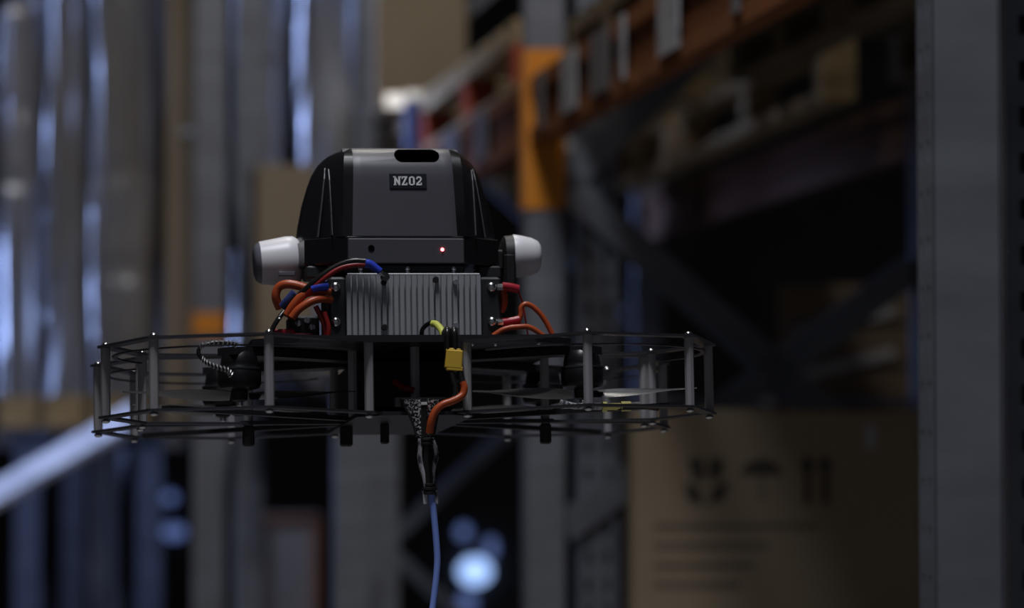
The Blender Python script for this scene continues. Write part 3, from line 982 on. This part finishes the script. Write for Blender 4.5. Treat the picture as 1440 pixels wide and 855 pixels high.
MB().bevel_box((-0.158, -0.085, 0.1105), (0.028, 0.02, 0.018), 0.002).build('red_plug', 'redterm', D)
MB().bevel_box((-0.134, -0.09, 0.1075), (0.028, 0.02, 0.012), 0.002).build('red_plug', 'redterm', D)
MB().bevel_box((-0.132, -0.07, 0.122), (0.04, 0.04, 0.03), 0.003).build('speed_controller', 'black', D)
for k, (x, z) in enumerate(((-0.140, .127), (-0.128, .131), (-0.122, .122))):
    MB().cyl((x, -0.092, z), (x, -0.0895, z), 0.004, n=10).build('solder_pad', 'clear', D)
for p in ((-0.178, -0.10, 0.1005), (-0.155, -0.098, 0.1350), (-0.1650, -0.1, 0.131)):
    MB().lathe(p, (0, 0, 1), [(0, .0035), (.002, .003), (.0035, .001)], 10).build('screw_head', 'steel', D, True)
# wiring at the right
for pts in ([(0.126, -0.1, 0.1738), (0.137, -0.1, 0.1725), (0.1475, -0.1, 0.1700)], [(0.126, -0.1, 0.1262), (0.137, -0.1, 0.1275), (0.1480, -0.1, 0.1300)]):
    wire('red_terminal', pts, 0.0058, 'redterm')
wire('orange_cable', [(0.1470, -0.1, 0.1285), (0.1500, -0.1, 0.1370), (0.1505, -0.1, 0.1460), (0.1573, -0.1, 0.1506), (0.1685, -0.1, 0.1450), (0.1814, -0.1, 0.1297), (0.1960, -0.1, 0.1010)], 0.0034, 'orange')
wire('orange_cable', [(0.1120, -0.108, 0.1085), (0.1260, -0.11, 0.1168), (0.1430, -0.11, 0.1195), (0.1614, -0.11, 0.1185), (0.1870, -0.108, 0.1010)], 0.0036, 'orange')
wire('orange_cable', [(0.1255, -0.09, 0.1730), (0.1290, -0.09, 0.1640), (0.1295, -0.09, 0.1530), (0.1265, -0.085, 0.1430)], 0.0052, 'orange')
wire('thin_cable', [(0.1475, -0.1, 0.1695), (0.1510, -0.095, 0.1600), (0.1550, -0.09, 0.1500), (0.1620, -0.09, 0.1010)], 0.0011, 'redwire')
wire('dark_cable', [(0.015, -0.125, 0.1010), (0.0165, -0.13, 0.1150), (0.0240, -0.14, 0.1220), (0.0310, -0.15, 0.1225)], 0.0030, 'blackwire')
wire('yellow_sleeve', [(0.0265, -0.15, 0.1205), (0.0310, -0.155, 0.1190), (0.0360, -0.165, 0.1110), (0.0380, -0.172, 0.1030)], 0.0046, 'lime')

# power lead with the yellow connector in front of the deck
wire('black_cable', [(0.0385, -0.175, 0.1060), (0.0375, -0.205, 0.1080), (0.0362, -0.2165, 0.1030), (0.0362, -0.217, 0.0900), (0.0362, -0.216, 0.0780)], 0.0042, 'blackwire')
wire('black_cable', [(0.0470, -0.175, 0.1060), (0.0460, -0.205, 0.1080), (0.0452, -0.2165, 0.1030), (0.0456, -0.217, 0.0900), (0.0460, -0.216, 0.0780)], 0.0042, 'blackwire')
rot = Matrix.Rotation(math.radians(5), 3, 'Y')
yc = MB().bevel_box((0.0440, -0.216, 0.0690), (0.0215, 0.011, 0.0235), 0.0014, rot).build('power_connector', 'yellow', D)
yc['label'] = 'yellow plastic power plug'
MB().bevel_box((0.0443, -0.216, 0.0572), (0.0210, 0.0105, 0.006), 0.001, rot).build('plug_collar', 'yellow', yc)
MB().bevel_box((0.0432, -0.216, 0.0808), (0.0195, 0.0085, 0.004), 0.001, rot).build('plug_collar', 'yellow', yc)
wire('black_cable', [(0.0400, -0.216, 0.0560), (0.0425, -0.219, 0.0430), (0.0450, -0.221, 0.0300), (0.0430, -0.222, 0.0205), (0.0360, -0.222, 0.0150), (0.0270, -0.222, 0.0120), (0.0205, -0.22, 0.0000), (0.0160, -0.215, -0.0250)], 0.0036, 'blackwire')
wire('black_cable', [(0.0510, -0.217, 0.0560), (0.0530, -0.218, 0.0460), (0.0550, -0.22, 0.0370)], 0.0040, 'blackwire')
wire('orange_cable', [(0.0540, -0.22, 0.0400), (0.0560, -0.221, 0.0330), (0.0540, -0.222, 0.0245), (0.0470, -0.224, 0.0190), (0.0380, -0.226, 0.0150), (0.0270, -0.227, 0.0110), (0.0180, -0.227, 0.0030), (0.0130, -0.226, -0.0090), (0.0110, -0.222, -0.0240)], 0.0047, 'orange')
wire('orange_cable', [(-0.0200, -0.13, 0.0480), (-0.0120, -0.14, 0.0400), (0.0020, -0.15, 0.0345)], 0.0045, 'redwire')

# tether funnel: speckled half-cone with dark rims and a strap
fn = empty('tether_funnel', (0.0050, -0.203, 0.0))
fn.parent = D
rings = []
for z, w, dp in ((0.0195, 0.0270, 0.012), (0.010, 0.0225, 0.011), (-0.004, 0.0155, 0.009), (-0.018, 0.0105, 0.007), (-0.028, 0.0085, 0.006)):
    outer = [Vector((w * math.sin(t), -dp * math.cos(t) * 0.8, z)) for t in [math.radians(-80 + 16 * k) for k in range(11)]]
    inner = [Vector((p.x * 0.93, p.y * 0.80 + 0.001, z)) for p in reversed(outer)]
    rings.append(outer + inner)
MB().loft(rings).build('cone', 'speckle', fn, True)
for s in (-1, 1):
    MB().tube([(s * 0.0270, -0.003, 0.0195), (s * 0.0225, -0.003, 0.010), (s * 0.0157, -0.003, -0.004), (s * 0.0107, -0.003, -0.018), (s * 0.0087, -0.003, -0.028)], 0.0014).build('rim', 'black', fn, True)
MB().box((0, -0.001, 0.0205), (0.056, 0.010, 0.002)).build('top_rim', 'black', fn)
MB().bar((0.0005, -0.0115, 0.0195), (0.0010, -0.0075, -0.028), 0.0075, 0.0016, (0, -1, 0)).build('strap', 'black', fn)
MB().bar((0.0005, -0.0126, 0.0155), (0.0006, -0.0123, 0.0120), 0.0075, 0.0012, (0, -1, 0)).build('strap_clip', 'letter', fn)
MB().box((0.0035, 0.012, 0.0165), (0.075, 0.02, 0.012)).build('mount_block', 'carbon', fn)
for z, w in ((-0.0290, 0.0105), (-0.0335, 0.0100), (-0.0860, 0.0085), (-0.0910, 0.0095), (-0.0960, 0.0090)):
    MB().lathe((0.0045 if z > -.05 else 0.0075, 0, z), (0, 0, -1), [(0, w * .8), (.001, w), (.0035, w), (.0045, w * .8)], 14).build('cable_tie', 'black', fn, True)
MB().tube([(-0.0035, -0.003, -0.030), (-0.0045, -0.003, -0.055), (-0.0005, -0.003, -0.075), (0.0025, -0.002, -0.090)], 0.0032).build('sling', 'clear', fn, True)
MB().tube([(0.0105, -0.003, -0.030), (0.0155, -0.003, -0.042), (0.0160, -0.003, -0.055), (0.0115, -0.003, -0.072), (0.0110, -0.002, -0.090)], 0.0030).build('sling', 'clear', fn, True)
MB().tube([(0.0050, -0.001, -0.028), (0.0055, -0.001, -0.060), (0.0075, -0.001, -0.095)], 0.0066).build('black_sleeve', 'blackwire', fn, True)
for s in (-1, 1):
    MB().bar((0.0075 + s * 0.0065, -0.001, -0.095), (0.0085 + s * 0.0068, -0.001, -0.1120), 0.0050, 0.004, (0, -1, 0)).build('frayed_end', 'clear', fn)

# silver braided lead looping out to the left
loop = [(-0.231, -0.25, 0.0852), (-0.2430, -0.252, 0.0872), (-0.2600, -0.254, 0.0872), (-0.2740, -0.255, 0.0835), (-0.2790, -0.255, 0.0770), (-0.2765, -0.255, 0.0700), (-0.2690, -0.254, 0.0628), (-0.2561, -0.252, 0.0575), (-0.2430, -0.25, 0.0535), (-0.2370, -0.248, 0.0455)]
bl = wire('braided_lead', loop, 0.0026, 'blackwire')
lp_ = smooth_path(loop, 9)
m = MB()
for i in range(0, len(lp_) - 1, 3):
    if 0.40 < i / len(lp_) < 0.55:
        continue
    p, d = lp_[i], (lp_[i + 1] - lp_[i]).normalized()
    d2 = (d + Vector((0, 0, 0.5))).normalized()
    a = d2.orthogonal().normalized()
    b = d2.cross(a)
    m.tube([p + (a * math.cos(t) + b * math.sin(t)) * 0.0034 for t in [2 * PI * k / 8 for k in range(9)]], 0.0008, 5, 1)
m.build('braid', 'braid', bl)
# gold connector and clear sleeve at the right
gc = MB().lathe((0.2317, -0.22, 0.0075), (1, 0.0, 0.02), [(0, .006), (.001, .0068), (.006, .0068), (.0065, .0045), (.024, .0045), (.0245, .0066), (.037, .0066), (.038, .004)], 10).build('coax_connector', 'gold', D)
gc['label'] = 'pale gold threaded connector'
wire('clear_sleeve', [(0.178, -0.218, 0.0140), (0.195, -0.22, 0.0090), (0.212, -0.22, 0.0085), (0.232, -0.22, 0.0075)], 0.0042, 'clear')
wire('black_cable', [(0.269, -0.22, 0.0082), (0.285, -0.21, 0.0080), (0.31, -0.19, 0.0070)], 0.0032, 'blackwire')
for x, y in ((-0.252, -0.205), (-0.19, -0.205), (0.07, -0.2), (0.10, -0.2), (0.205, -0.2), (0.155, -0.205)):
    MB().lathe((x, y, ZT - 0.001), (0, 0, -1), [(0, .0034), (.0015, .0032), (.0032, .001)], 10).build('deck_screw', 'steel', D, True)

# ------------------------------------------------------------------ blue tether hanging from the funnel
lw = drone.matrix_world
tp = [lw @ Vector(p) for p in ((0.0131, -0.2035, -0.0880), (0.0145, -0.2035, -0.1000), (0.0172, -0.2035, -0.1220), (0.0205, -0.2035, -0.1666), (0.0204, -0.2035, -0.1933), (0.0142, -0.2035, -0.2420), (0.0014, -0.2035, -0.3170))]
end = tp[-1]
tp += [Vector((end.x - 0.04, end.y, 1.6)), Vector((end.x - 0.02, end.y, 0.9)), Vector((end.x + 0.02, end.y - 0.02, 0.3)), Vector((end.x + 0.10, end.y - 0.1, 0.012)), Vector((end.x + 0.5, end.y - 0.4, 0.008)), Vector((end.x + 1.0, end.y - 1.4, 0.008))]
te = MB().tube(tp, 0.0042, 10).build('tether_cable', 'tether', None, True)
tag(te, 'thin bright blue cable hanging down from the drone', 'cable')
